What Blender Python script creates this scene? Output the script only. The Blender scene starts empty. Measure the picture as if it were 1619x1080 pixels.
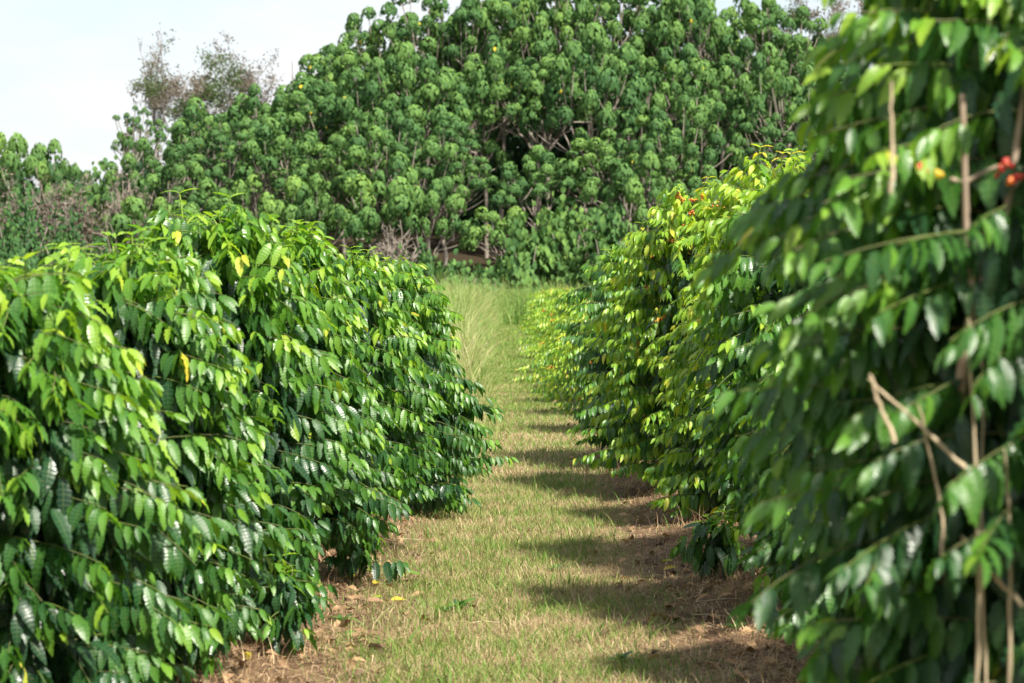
import bpy, math, random
import numpy as np
from mathutils import Vector

# ------------------------------------------------------------------ camera, sky, sun, exposure
scene = bpy.context.scene
C = scene.collection
EYE = 1.7
FPX = 3823.0                       # focal length in pixels of the 1619 px wide photograph
cam_d = bpy.data.cameras.new('camera'); cam = bpy.data.objects.new('camera', cam_d); C.objects.link(cam)
cam.location = (0, 0, EYE)
cam.rotation_euler = (math.radians(90 - 1.5), 0, math.radians(-0.07))
cam_d.sensor_width = 36; cam_d.lens = 85; cam_d.clip_start = 0.1; cam_d.clip_end = 4000
cam_d.dof.use_dof = True; cam_d.dof.focus_distance = 16.5; cam_d.dof.aperture_fstop = 5.2
scene.camera = cam

SUN_EL, SUN_ROT = math.radians(50), math.radians(143)
w = bpy.data.worlds.new("World"); scene.world = w; w.use_nodes = True
nt = w.node_tree; N = nt.nodes; L = nt.links
bg = N['Background']; bg.inputs[1].default_value = 0.10
sky = N.new('ShaderNodeTexSky'); sky.sky_type = 'NISHITA'; sky.sun_disc = False
sky.sun_elevation = SUN_EL; sky.sun_rotation = SUN_ROT; sky.dust_density = 2.0
tc = N.new('ShaderNodeTexCoord'); mp = N.new('ShaderNodeMapping'); mp.inputs['Scale'].default_value = (1, 1, 3.2)
nz = N.new('ShaderNodeTexNoise'); nz.inputs['Scale'].default_value = 7; nz.inputs['Detail'].default_value = 6; nz.inputs['Roughness'].default_value = 0.55
rp = N.new('ShaderNodeValToRGB'); rp.color_ramp.elements[0].position = 0.36; rp.color_ramp.elements[1].position = 0.62
rp.color_ramp.elements[0].color = (.42, .42, .42, 1); rp.color_ramp.elements[1].color = (.95, .95, .95, 1)
sx = N.new('ShaderNodeSeparateXYZ')
hz = N.new('ShaderNodeMapRange'); hz.inputs[1].default_value = 0.0; hz.inputs[2].default_value = 0.55
hz.inputs[3].default_value = 5.4; hz.inputs[4].default_value = 4.1; hz.clamp = True
cc = N.new('ShaderNodeVectorMath'); cc.operation = 'SCALE'; cc.inputs[0].default_value = (0.965, 0.985, 1.0)
mx = N.new('ShaderNodeMix'); mx.data_type = 'RGBA'
L.new(tc.outputs['Generated'], mp.inputs[0]); L.new(mp.outputs[0], nz.inputs[0]); L.new(nz.outputs[0], rp.inputs[0])
L.new(tc.outputs['Generated'], sx.inputs[0]); L.new(sx.outputs[2], hz.inputs[0]); L.new(hz.outputs[0], cc.inputs['Scale'])
L.new(rp.outputs[0], mx.inputs[0]); L.new(sky.outputs[0], mx.inputs[6]); L.new(cc.outputs[0], mx.inputs[7])
L.new(mx.outputs[2], bg.inputs[0])

sd = bpy.data.lights.new('sun', 'SUN'); sun = bpy.data.objects.new('sun', sd); C.objects.link(sun)
sd.energy = 5.0; sd.angle = math.radians(3.0); sd.color = (1.0, 0.935, 0.83)
to_sun = Vector((math.sin(SUN_ROT) * math.cos(SUN_EL), math.cos(SUN_ROT) * math.cos(SUN_EL), math.sin(SUN_EL)))
sun.rotation_euler = to_sun.to_track_quat('Z', 'Y').to_euler(); sun.location = to_sun * 40
scene.view_settings.view_transform = 'Standard'; scene.view_settings.look = 'None'
scene.view_settings.gamma = 1; scene.view_settings.exposure = 1.08
scene.render.engine = 'CYCLES'
scene.cycles.max_bounces = 7; scene.cycles.diffuse_bounces = 4; scene.cycles.transmission_bounces = 4
scene.cycles.use_denoising = True; scene.cycles.sample_clamp_indirect = 6

# ------------------------------------------------------------------ helpers
def wpos(px, py, d):               # a point of the photograph at distance d, in metres
    return np.array([(px - 805) / FPX * d, d, EYE - (py - 440) / FPX * d])

def sstep(a, b, x):
    t = np.clip((x - a) / (b - a), 0, 1); return t * t * (3 - 2 * t)

def gz(x, y):                      # height of the ground
    x = np.asarray(x, float); y = np.asarray(y, float)
    z = 4.5 * sstep(96, 140, y) + 9 * sstep(140, 420, y)
    rows = np.exp(-((np.abs(x - 0.05) - 1.35) / 0.38) ** 2) * (1 - sstep(85, 95, y))
    z = z + rows * (0.07 + 0.03 * np.sin(y * 2.1 + x) + 0.02 * np.sin(y * 5.3))
    z = z + 0.012 * np.sin(x * 3.1 + y * 1.3) * np.sin(y * 2.7 - x) + 0.006 * np.sin(x * 11 + 1) * np.sin(y * 9.3)
    return z

def setp(o, label=None, cat=None, group=None, kind=None):
    if label: o['label'] = label
    if cat: o['category'] = cat
    if group: o['group'] = group
    if kind: o['kind'] = kind
    return o

def empty(name, loc, label, cat, group=None):
    o = bpy.data.objects.new(name, None); C.objects.link(o); o.location = loc
    return setp(o, label, cat, group)

def mesh_obj(name, V, F, mat, parent=None, attrs=None, smooth=True):
    V = np.ascontiguousarray(V, np.float32); F = np.ascontiguousarray(F, np.int32)
    me = bpy.data.meshes.new(name); k = F.shape[1]
    me.vertices.add(len(V)); me.vertices.foreach_set('co', V.ravel())
    me.loops.add(F.size); me.loops.foreach_set('vertex_index', F.ravel())
    me.polygons.add(len(F)); me.polygons.foreach_set('loop_start', np.arange(0, F.size, k, dtype=np.int32))
    me.polygons.foreach_set('use_smooth', np.full(len(F), smooth))
    for n, a in (attrs or {}).items():
        a = np.ascontiguousarray(a, np.float32)
        at = me.attributes.new(n, 'FLOAT_VECTOR' if a.ndim == 2 else 'FLOAT', 'POINT')
        at.data.foreach_set('vector' if a.ndim == 2 else 'value', a.ravel())
    me.update(calc_edges=True); me.materials.append(mat)
    o = bpy.data.objects.new(name, me); C.objects.link(o); o.parent = parent
    return o

def dup(root, loc, rz=0, sc=(1, 1, 1), label=None):
    r = root.copy(); C.objects.link(r); r.location = loc; r.rotation_euler = (0, 0, rz); r.scale = sc
    if label: r['label'] = label
    for ch in list(root.children):
        c = ch.copy(); C.objects.link(c); c.parent = r
    return r

def unit(v):
    v = np.asarray(v, float); return v / np.maximum(np.linalg.norm(v, axis=-1, keepdims=True), 1e-9)

class Leaves:                       # collects leaf placements, builds one mesh
    def __init__(s): s.P, s.D, s.N, s.S, s.A = [], [], [], [], []
    def add(s, P, D, Nn, S, A):
        s.P.append(np.atleast_2d(P)); s.D.append(np.atleast_2d(D)); s.N.append(np.atleast_2d(Nn))
        s.S.append(np.atleast_1d(S)); s.A.append(np.atleast_1d(A))
    def build(s, name, mat, parent, temps, rng):
        P, D, Nn, S, A = map(np.concatenate, (s.P, s.D, s.N, s.S, s.A))
        D = unit(D); Nn = unit(Nn - D * np.sum(D * Nn, 1, keepdims=True)); B = np.cross(D, Nn)
        idx = rng.integers(0, len(temps), len(P)); rv = rng.random(len(P))
        VV, FF, LL, AA, off = [], [], [], [], 0
        for ti, (tv, tf, tuv) in enumerate(temps):
            m = idx == ti; n = int(m.sum())
            if not n: continue
            q = S[m][:, None, None]
            X = P[m][:, None] + q * (tv[None, :, 0:1] * B[m][:, None] + tv[None, :, 1:2] * D[m][:, None] + tv[None, :, 2:3] * Nn[m][:, None])
            VV.append(X.reshape(-1, 3)); k = len(tv)
            FF.append((tf[None] + (off + np.arange(n) * k)[:, None, None]).reshape(-1, 4)); off += n * k
            uvt = np.concatenate([np.broadcast_to(tuv, (n, k, 2)), np.broadcast_to(rv[m][:, None, None], (n, k, 1))], 2)
            LL.append(uvt.reshape(-1, 3)); AA.append(np.repeat(A[m], k))
        return mesh_obj(name, np.concatenate(VV), np.concatenate(FF), mat, parent,
                        {'lf': np.concatenate(LL), 'ag': np.concatenate(AA)})

def grid_faces(nu, nv):
    f = []
    for j in range(nv - 1):
        for i in range(nu - 1):
            a = j * nu + i; f.append((a, a + 1, a + nu + 1, a + nu))
    return np.array(f)

def leaf_templates(n, hw, nv, fold, wave, waves, curl, seed, heart=False, nu=3):
    rng = np.random.default_rng(seed); out = []
    for _ in range(n):
        v = np.linspace(0, 1, nv); us = np.linspace(-1, 1, nu)
        if heart: wd = np.sin(np.pi * np.clip(v * 0.86 + 0.14, 0, 1)) ** 0.7 * (1 - v * 0.2); wd[0] *= .55
        else: wd = 1.62 * (v ** 0.60) * ((1 - v) ** 0.85)
        wd = wd * hw; wd[-1] = 0.004; wd[0] = max(wd[0], 0.008)
        c = curl * rng.uniform(.4, 1.5); ph = rng.uniform(0, 6.28, 2); tw = rng.uniform(-.25, .25)
        V, U = [], []
        for j in range(nv):
            for u in us:
                x = u * wd[j] * (1 + wave * 2.2 * math.sin(v[j] * 6.283 * waves + ph[0 if u < 0 else 1] + 1.3)); e = abs(u)
                z = fold * e * wd[j] * 2.2 + wave * (e ** 2) * math.sin(v[j] * 6.283 * waves + ph[0 if u < 0 else 1]) * min(1, wd[j] / hw * 1.4)
                z -= c * v[j] ** 2; z += tw * u * wd[j] * v[j]
                y = v[j] * (1 - .25 * c * v[j])
                V.append((x, y + (0.03 if heart and j == 0 else 0), z)); U.append((u, v[j]))
        out.append((np.array(V), grid_faces(nu, nv), np.array(U)))
    return out

class Tubes:
    def __init__(s): s.V, s.F, s.A, s.n = [], [], [], 0
    def add(s, pts, rad, k=6, age=0.5):
        pts = np.asarray(pts, float); rad = np.broadcast_to(rad, (len(pts),)) if np.ndim(rad) == 0 else np.asarray(rad)
        T = unit(np.gradient(pts, axis=0)); ref = np.array([0.3, 0.2, 1.0]) if abs(T[0][2]) < .8 else np.array([1., .1, 0])
        A = unit(np.cross(T, ref)); B = np.cross(T, A)
        th = np.arange(k) / k * 2 * np.pi
        R = pts[:, None] + rad[:, None, None] * (np.cos(th)[None, :, None] * A[:, None] + np.sin(th)[None, :, None] * B[:, None])
        s.V.append(R.reshape(-1, 3)); m = len(pts); f = []
        for j in range(m - 1):
            for i in range(k):
                a = s.n + j * k + i; b = s.n + j * k + (i + 1) % k
                f.append((a, b, b + k, a + k))
        s.F.append(f); s.A.append(np.full(m * k, age)); s.n += m * k
    def build(s, name, mat, parent=None):
        return mesh_obj(name, np.concatenate(s.V), np.concatenate([np.array(f) for f in s.F]), mat, parent, {'ag': np.concatenate(s.A)})

def bez(a, b, c, n=6):
    t = np.linspace(0, 1, n)[:, None]; a, b, c = map(np.asarray, (a, b, c))
    return (1 - t) ** 2 * a + 2 * t * (1 - t) * b + t * t * c

# ------------------------------------------------------------------ materials
def nodes(m):
    m.use_nodes = True; t = m.node_tree; return t.nodes, t.links, t.nodes['Principled BSDF']

def ramp(n, stops):
    r = n.new('ShaderNodeValToRGB'); cr = r.color_ramp
    while len(cr.elements) < len(stops): cr.elements.new(0.5)
    for e, (p, c) in zip(cr.elements, stops): e.position = p; e.color = (*c, 1)
    return r

def math_n(n, l, op, a, b=None, c=None):
    x = n.new('ShaderNodeMath'); x.operation = op
    for i, q in enumerate((a, b, c)):
        if q is None: continue
        if isinstance(q, (int, float)): x.inputs[i].default_value = q
        else: l.new(q, x.inputs[i])
    return x.outputs[0]

def leaf_mat(name, stops, rough=.36, transl=.36, veins=9, vstr=.35, spec=.5, trans_tint=(1.9, 1.9, .75), bump=.16, dist=0.003):
    m = bpy.data.materials.new(name); n, l, p = nodes(m)
    a1 = n.new('ShaderNodeAttribute'); a1.attribute_name = 'lf'
    a2 = n.new('ShaderNodeAttribute'); a2.attribute_name = 'ag'
    s = n.new('ShaderNodeSeparateXYZ'); l.new(a1.outputs['Vector'], s.inputs[0])
    au = math_n(n, l, 'ABSOLUTE', s.outputs[0])
    jit = math_n(n, l, 'MULTIPLY_ADD', s.outputs[2], .16, -.08)
    geo = n.new('ShaderNodeNewGeometry'); 
    nz = n.new('ShaderNodeTexNoise'); nz.inputs['Scale'].default_value = 9; l.new(geo.outputs['Position'], nz.inputs[0])
    mot = math_n(n, l, 'MULTIPLY_ADD', nz.outputs[0], .2, -.1)
    ag = math_n(n, l, 'ADD', math_n(n, l, 'ADD', a2.outputs['Fac'], jit), mot)
    r = ramp(n, stops); l.new(ag, r.inputs[0])
    # lighter midrib and side veins
    rib = n.new('ShaderNodeMapRange'); rib.inputs[1].default_value = 0; rib.inputs[2].default_value = .13; rib.inputs[3].default_value = 1; rib.inputs[4].default_value = 0
    l.new(au, rib.inputs[0])
    ph = math_n(n, l, 'MULTIPLY_ADD', au, -2.6, math_n(n, l, 'MULTIPLY', s.outputs[1], veins * 6.283))
    wv = math_n(n, l, 'SINE', ph)
    pos = math_n(n, l, 'POWER', math_n(n, l, 'MULTIPLY_ADD', wv, .5, .5), 6)
    vein = math_n(n, l, 'MAXIMUM', rib.outputs[0], math_n(n, l, 'MULTIPLY', pos, .5))
    lt = n.new('ShaderNodeMix'); lt.data_type = 'RGBA'; lt.blend_type = 'SCREEN'
    lt.inputs[7].default_value = (.16, .2, .05, 1)
    l.new(math_n(n, l, 'MULTIPLY', vein, vstr), lt.inputs[0]); l.new(r.outputs[0], lt.inputs[6])
    l.new(lt.outputs[2], p.inputs['Base Color'])
    n2 = n.new('ShaderNodeTexNoise'); n2.inputs['Scale'].default_value = 55; n2.inputs['Detail'].default_value = 3; l.new(geo.outputs['Position'], n2.inputs[0])
    sp = n.new('ShaderNodeMapRange'); sp.inputs[1].default_value = .66; sp.inputs[2].default_value = .72; sp.inputs[4].default_value = .55; l.new(n2.outputs[0], sp.inputs[0])
    l2 = n.new('ShaderNodeMix'); l2.data_type = 'RGBA'; l2.inputs[7].default_value = (.16, .12, .04, 1); l.new(sp.outputs[0], l2.inputs[0]); l.new(lt.outputs[2], l2.inputs[6]); l.new(l2.outputs[2], p.inputs['Base Color'])
    l.new(math_n(n, l, 'ADD', math_n(n, l, 'MULTIPLY_ADD', nz.outputs[0], .5, rough - .29), math_n(n, l, 'MULTIPLY', s.outputs[2], .12)), p.inputs['Roughness']); p.inputs['Specular IOR Level'].default_value = spec
    b = n.new('ShaderNodeBump'); b.inputs['Strength'].default_value = bump; b.inputs['Distance'].default_value = dist
    hgt = math_n(n, l, 'SUBTRACT', math_n(n, l, 'MULTIPLY', math_n(n, l, 'ABSOLUTE', math_n(n, l, 'SINE', math_n(n, l, 'MULTIPLY', ph, .5))), 1.0), rib.outputs[0])
    l.new(hgt, b.inputs['Height']); l.new(b.outputs[0], p.inputs['Normal'])
    tr = n.new('ShaderNodeBsdfTranslucent')
    tm = n.new('ShaderNodeMix'); tm.data_type = 'RGBA'; tm.blend_type = 'MULTIPLY'; tm.inputs[0].default_value = 1
    tm.inputs[7].default_value = (*trans_tint, 1); l.new(lt.outputs[2], tm.inputs[6]); l.new(tm.outputs[2], tr.inputs[0]); l.new(b.outputs[0], tr.inputs[1])
    ms = n.new('ShaderNodeMixShader'); ms.inputs[0].default_value = transl
    l.new(p.outputs[0], ms.inputs[1]); l.new(tr.outputs[0], ms.inputs[2]); l.new(ms.outputs[0], n['Material Output'].inputs[0])
    return m

def blade_mat(name, stops, rough=.6, transl=.3):
    m = bpy.data.materials.new(name); n, l, p = nodes(m)
    a = n.new('ShaderNodeAttribute'); a.attribute_name = 'ag'
    r = ramp(n, stops); l.new(a.outputs['Fac'], r.inputs[0]); l.new(r.outputs[0], p.inputs['Base Color'])
    p.inputs['Roughness'].default_value = rough; p.inputs['Specular IOR Level'].default_value = .3
    tr = n.new('ShaderNodeBsdfTranslucent'); l.new(r.outputs[0], tr.inputs[0])
    ms = n.new('ShaderNodeMixShader'); ms.inputs[0].default_value = transl
    l.new(p.outputs[0], ms.inputs[1]); l.new(tr.outputs[0], ms.inputs[2]); l.new(ms.outputs[0], n['Material Output'].inputs[0])
    return m

def bark_mat(name, c0, c1, scale=18, stretch=.25):
    m = bpy.data.materials.new(name); n, l, p = nodes(m)
    tc = n.new('ShaderNodeTexCoord'); mp = n.new('ShaderNodeMapping'); mp.inputs['Scale'].default_value = (1, 1, stretch)
    nz = n.new('ShaderNodeTexNoise'); nz.inputs['Scale'].default_value = scale; nz.inputs['Detail'].default_value = 5
    l.new(tc.outputs['Object'], mp.inputs[0]); l.new(mp.outputs[0], nz.inputs[0])
    r = ramp(n, [(.3, c0), (.7, c1)]); l.new(nz.outputs[0], r.inputs[0]); l.new(r.outputs[0], p.inputs['Base Color'])
    b = n.new('ShaderNodeBump'); b.inputs['Strength'].default_value = .5; b.inputs['Distance'].default_value = .01
    l.new(nz.outputs[0], b.inputs['Height']); l.new(b.outputs[0], p.inputs['Normal']); p.inputs['Roughness'].default_value = .85
    return m

M = {}
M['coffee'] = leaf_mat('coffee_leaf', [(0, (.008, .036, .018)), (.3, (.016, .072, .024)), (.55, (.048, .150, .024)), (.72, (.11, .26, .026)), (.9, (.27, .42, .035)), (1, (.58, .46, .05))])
M['coffee_twig'] = blade_mat('coffee_twig', [(0, (.15, .12, .08)), (.5, (.11, .14, .04)), (1, (.22, .32, .05))], .6, .0)
M['bark'] = bark_mat('coffee_bark', (.16, .115, .075), (.42, .33, .24), 30)
M['berry'] = bpy.data.materials.new('coffee_cherry')
n_, l_, p_ = nodes(M['berry']); a_ = n_.new('ShaderNodeAttribute'); a_.attribute_name = 'ag'
r_ = ramp(n_, [(0, (.12, .25, .03)), (.35, (.55, .42, .03)), (.65, (.62, .17, .03)), (1, (.36, .02, .02))]); l_.new(a_.outputs['Fac'], r_.inputs[0]); l_.new(r_.outputs[0], p_.inputs['Base Color']); p_.inputs['Roughness'].default_value = .25
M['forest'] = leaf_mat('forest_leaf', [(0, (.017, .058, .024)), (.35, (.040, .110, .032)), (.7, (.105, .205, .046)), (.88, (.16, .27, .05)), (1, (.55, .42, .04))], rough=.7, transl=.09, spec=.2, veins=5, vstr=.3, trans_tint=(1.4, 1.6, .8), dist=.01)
M['limb'] = bark_mat('forest_bark', (.14, .12, .10), (.36, .31, .26), 4)
M['deadwood'] = bark_mat('dead_wood', (.13, .105, .09), (.30, .26, .23), 6)
M['deadbush'] = bark_mat('dead_bush_wood', (.17, .14, .12), (.34, .29, .24), 6)
M['grass'] = blade_mat('grass_blade', [(0, (.27, .19, .11)), (.3, (.50, .40, .24)), (.52, (.36, .34, .12)), (.7, (.17, .26, .045)), (1, (.09, .21, .03))])
M['straw'] = blade_mat('dry_straw', [(0, (.09, .048, .028)), (.4, (.25, .16, .09)), (.8, (.44, .29, .16)), (1, (.66, .52, .32))], .7, .1)
M['tallgrass'] = blade_mat('tall_grass_blade', [(0, (.62, .53, .32)), (.3, (.50, .47, .22)), (.6, (.26, .36, .09)), (1, (.11, .24, .04))], .55, .35)
M['cane'] = bark_mat('dry_cane', (.36, .28, .17), (.62, .52, .35), 12, .1)

def ground_mat():
    m = bpy.data.materials.new('ground_soil'); n, l, p = nodes(m)
    g = n.new('ShaderNodeNewGeometry'); s = n.new('ShaderNodeSeparateXYZ'); l.new(g.outputs['Position'], s.inputs[0])
    def noise(sc, det=6, ro=.6, stretch=None):
        z = n.new('ShaderNodeTexNoise'); z.inputs['Scale'].default_value = sc; z.inputs['Detail'].default_value = det; z.inputs['Roughness'].default_value = ro
        l.new(g.outputs['Position'], z.inputs[0]); return z.outputs[0]
    fine = noise(26, 8, .7); mid = noise(2.2, 5); big = noise(.5, 3)
    # distance from the centre of the alley, ragged
    ax = math_n(n, l, 'ABSOLUTE', math_n(n, l, 'SUBTRACT', s.outputs[0], .08))
    ax = math_n(n, l, 'ADD', ax, math_n(n, l, 'MULTIPLY_ADD', mid, .7, -.35))
    side = n.new('ShaderNodeMapRange'); side.inputs[1].default_value = .50; side.inputs[2].default_value = .78; l.new(ax, side.inputs[0])
    far = n.new('ShaderNodeMapRange'); far.inputs[1].default_value = 22; far.inputs[2].default_value = 48; l.new(s.outputs[1], far.inputs[0])
    dry = ramp(n, [(.3, (.16, .105, .055)), (.5, (.30, .22, .12)), (.72, (.44, .34, .19))]); l.new(fine, dry.inputs[0])
    grn = ramp(n, [(.3, (.07, .10, .025)), (.55, (.17, .21, .05)), (.8, (.30, .31, .11))]); l.new(fine, grn.inputs[0])
    soil = ramp(n, [(.25, (.065, .038, .024)), (.5, (.155, .102, .064)), (.75, (.30, .20, .12))]); l.new(fine, soil.inputs[0])
    gf = n.new('ShaderNodeMapRange'); gf.inputs[1].default_value = .42; gf.inputs[2].default_value = .62; l.new(mid, gf.inputs[0])
    gfa = math_n(n, l, 'MULTIPLY_ADD', far.outputs[0], .75, math_n(n, l, 'MULTIPLY', gf.outputs[0], .45)); 
    a = n.new('ShaderNodeMix'); a.data_type = 'RGBA'; l.new(gfa, a.inputs[0]); l.new(dry.outputs[0], a.inputs[6]); l.new(grn.outputs[0], a.inputs[7])
    sf = math_n(n, l, 'MULTIPLY', side.outputs[0], math_n(n, l, 'MULTIPLY_ADD', far.outputs[0], -.6, 1))
    # beyond the rows it turns to rough grass
    ax2 = n.new('ShaderNodeMapRange'); ax2.inputs[1].default_value = 2.2; ax2.inputs[2].default_value = 3.2; ax2.inputs[3].default_value = 1; ax2.inputs[4].default_value = 0; l.new(ax, ax2.inputs[0])
    sf = math_n(n, l, 'MULTIPLY', sf, ax2.outputs[0])
    b = n.new('ShaderNodeMix'); b.data_type = 'RGBA'; l.new(sf, b.inputs[0]); l.new(a.outputs[2], b.inputs[6]); l.new(soil.outputs[0], b.inputs[7])
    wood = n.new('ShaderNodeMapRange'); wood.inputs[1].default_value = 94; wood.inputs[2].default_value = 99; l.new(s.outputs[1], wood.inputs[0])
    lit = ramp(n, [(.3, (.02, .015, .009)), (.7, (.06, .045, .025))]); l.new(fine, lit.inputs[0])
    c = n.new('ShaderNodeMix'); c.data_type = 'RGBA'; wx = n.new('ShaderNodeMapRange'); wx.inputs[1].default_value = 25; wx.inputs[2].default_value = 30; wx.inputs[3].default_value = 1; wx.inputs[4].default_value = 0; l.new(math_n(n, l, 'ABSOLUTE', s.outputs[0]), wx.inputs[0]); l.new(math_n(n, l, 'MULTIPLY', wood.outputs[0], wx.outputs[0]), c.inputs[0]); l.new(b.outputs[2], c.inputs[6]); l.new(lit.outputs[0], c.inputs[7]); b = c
    l.new(b.outputs[2], p.inputs['Base Color']); p.inputs['Roughness'].default_value = .95; p.inputs['Specular IOR Level'].default_value = .1
    bp = n.new('ShaderNodeBump'); bp.inputs['Strength'].default_value = .8; bp.inputs['Distance'].default_value = .03; l.new(fine, bp.inputs['Height']); l.new(bp.outputs[0], p.inputs['Normal'])
    return m
M['ground'] = ground_mat()

# ------------------------------------------------------------------ ground
xs = np.unique(np.concatenate([-np.geomspace(4, 500, 30), np.linspace(-4, 4, 90), np.geomspace(4, 500, 30)]))
ys = np.unique(np.concatenate([np.linspace(-60, 3, 12), np.linspace(3, 30, 240), np.linspace(30, 100, 160), np.linspace(100, 420, 60), np.linspace(420, 1600, 12)]))
X, Y = np.meshgrid(xs, ys); Z = gz(X, Y)
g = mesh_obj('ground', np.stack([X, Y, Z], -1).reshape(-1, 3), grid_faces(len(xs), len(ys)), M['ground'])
setp(g, 'brown soil and mown grass ground running down the alley to the wood', 'ground', None, 'structure')

# ------------------------------------------------------------------ coffee bushes
CT = leaf_templates(10, .275, 10, .12, .050, 4.5, .36, 1)
CT_FAR = leaf_templates(5, .28, 4, .10, .0, 1, .25, 2)

PROF_Z = np.array([0, .06, .2, .4, .6, .8, .93, 1.0])
PROF_R = np.array([.35, .72, .98, 1.0, .88, .66, .40, .12])

def coffee_bush(loc, H, R, seed, label, group, nbr=190, leaf=.135, yellow=.0, berries=0, far=False, low=.06, stems=3,
                gap=None, trunk_h=0.85, prof=None, droopy=1.0, tips=12, lump=.16, name='coffee_bush', young=0):
    rng = np.random.default_rng(seed)
    root = empty(name, (loc[0], loc[1], float(gz(loc[0], loc[1]))), label, 'coffee bush', group)
    lv = Leaves(); tw = Tubes(); st = Tubes(); BB = []
    pr = PROF_R if prof is None else np.array(prof)
    sp = []
    for k in range(stems):
        a = k * 2.1 + rng.uniform(0, .8); r0 = rng.uniform(.02, .08); r1 = R * rng.uniform(.12, .32)
        top = np.array([math.cos(a) * r1, math.sin(a) * r1, H * rng.uniform(trunk_h - .1, trunk_h + .05)])
        p = bez([math.cos(a) * r0, math.sin(a) * r0, -.08], [top[0] * .9, top[1] * .9, H * .35], top, 9)
        p[1:-1] += rng.normal(0, .012, (7, 3)); sp.append(p)
        st.add(p, np.linspace(.028, .007, 9), 7)
    pl = rng.uniform(0, 6.28, 6)
    def env(a, zn):
        lump_ = 1 + lump * math.sin(2 * a + pl[0] + 4 * zn) + lump * .8 * math.sin(3 * a + pl[1] - 7 * zn) + lump * .5 * math.sin(5 * a + pl[2] + 11 * zn)
        return R * lump_ * float(np.interp(zn, PROF_Z, pr))
    ga = 2.399963
    for i in range(nbr):
        zn = low + (.97 - low) * ((i + rng.random()) / nbr) ** .95
        a = i * ga + rng.normal(0, .35)
        Lr = env(a, zn) * rng.uniform(.8, 1.12)
        if gap and gap(a, zn, rng): continue
        p0 = sp[i % stems]; tiltb = rng.normal(.02, .13); zt = min(max(zn * H + Lr * tiltb, .03), p0[-1][2])
        base = np.array([np.interp(zt, p0[:, 2], p0[:, c]) for c in range(3)])
        tipz = max(zn * H, .05)
        tip = np.array([math.cos(a) * Lr, math.sin(a) * Lr, tipz])
        mid = base * .45 + tip * .55; mid[2] = (base[2] + tipz) / 2 + rng.uniform(.08, .24) * Lr; mid[:2] += rng.normal(0, .05, 2)
        nseg = 10; pts = bez(base, mid, tip, nseg)
        length = np.linalg.norm(np.diff(pts, axis=0), axis=1).sum()
        tw.add(pts[::2] if far else pts, np.linspace(.0034, .0014, len(pts[::2] if far else pts)), 4, age=rng.uniform(.25, .65))
        ndp = max(5, int(length * .74 / (leaf * .27 if not far else .05)))
        t = 1 - np.linspace(0, .76, ndp) + rng.normal(0, .006, ndp)
        t = np.clip(t, 0, 1)
        tt = np.linspace(0, 1, nseg)
        P = np.stack([np.interp(t, tt, pts[:, c]) for c in range(3)], 1) + rng.normal(0, .004, (ndp, 3))
        h = unit(tip - base) * 1.0; hh = unit(np.array([h[0], h[1], h[2] * .5]))
        side = unit(np.cross(hh, [0, 0, 1]))
        outer = np.linspace(1, 0, ndp)             # 1 at tip
        topness = zn
        for sgn in (-1, 1):
            keep = rng.random(ndp) < .93
            k = int(keep.sum())
            if k == 0: continue
            dr = droopy * rng.uniform(.75, 1.35) * (1 - .42 * outer[keep] ** 3)
            D = (sgn * side)[None] * (.42 + .25 * outer[keep, None] ** 2) + hh[None] * (.22 + .55 * outer[keep, None] ** 4) - np.array([0, 0, 1])[None] * dr[:, None]
            D = D + rng.normal(0, .11, (k, 3)) + rng.normal(0, .12, 3)
            Nn = (sgn * side)[None] * .75 + hh[None] * .25 + np.array([0, 0, .75])[None] + rng.normal(0, .22, (k, 3)) + rng.normal(0, .15, 3)
            S = leaf * rng.uniform(.72, 1.25, k) * (1 - .42 * outer[keep] ** 4)
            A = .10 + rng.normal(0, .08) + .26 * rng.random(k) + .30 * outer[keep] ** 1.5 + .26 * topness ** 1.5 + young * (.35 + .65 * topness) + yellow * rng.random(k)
            A = np.where(rng.random(k) < .004 + yellow * .08, rng.uniform(.8, .95, k), np.minimum(A, .86))
            lv.add(P[keep] + np.array([0, 0, -.004]), D, Nn, S, np.clip(A, 0, 1))
        if berries and rng.random() < berries:
            BP = []; BA = []; BB.append((BP, BA))
            for t_ in np.linspace(.3, .62, 16):
                q = np.array([np.interp(t_, tt, pts[:, c]) for c in range(3)])
                for _ in range(rng.integers(2, 5)):
                    BP.append(q + rng.normal(0, .009, 3)); BA.append(rng.uniform(.3, .85) if berries < .9 else rng.uniform(.6, 1))
    # upright young shoots that break the outline at the top
    for k in range(tips):
        a = rng.uniform(0, 6.28); zn = rng.uniform(.74, .97); rr = env(a, zn) * rng.uniform(.15, .8)
        b = np.array([math.cos(a) * rr, math.sin(a) * rr, zn * H - .12]); e = b + np.array([rng.normal(0, .05), rng.normal(0, .05), rng.uniform(.07, .20)])
        pts = bez(b, (b + e) / 2 + rng.normal(0, .02, 3), e, 5); tw.add(pts, np.linspace(.005, .003, 5), 4, age=.9)
        nd = 5
        for j in range(nd):
            q = b + (e - b) * (j + 1) / nd; az = j * 1.57 + a
            for sg in (0, math.pi):
                f = (j + 1) / nd
                d = np.array([math.cos(az + sg), math.sin(az + sg), -.55 + 1.0 * f ** 2])
                lv.add(q, d, [-d[0] * .3, -d[1] * .3, 1], leaf * (1.1 - .4 * f) * rng.uniform(.85, 1.1), min(1, .50 + .28 * f + yellow * rng.random() + rng.uniform(0, .06)))
    # older leaves inside the bush
    nin = int(nbr * (3 if far else 4))
    zn = rng.uniform(low + .02, .85, nin); a = rng.uniform(0, 6.28, nin)
    rr = np.interp(zn, PROF_Z, pr) * R * rng.uniform(.1, .75, nin)
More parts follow.
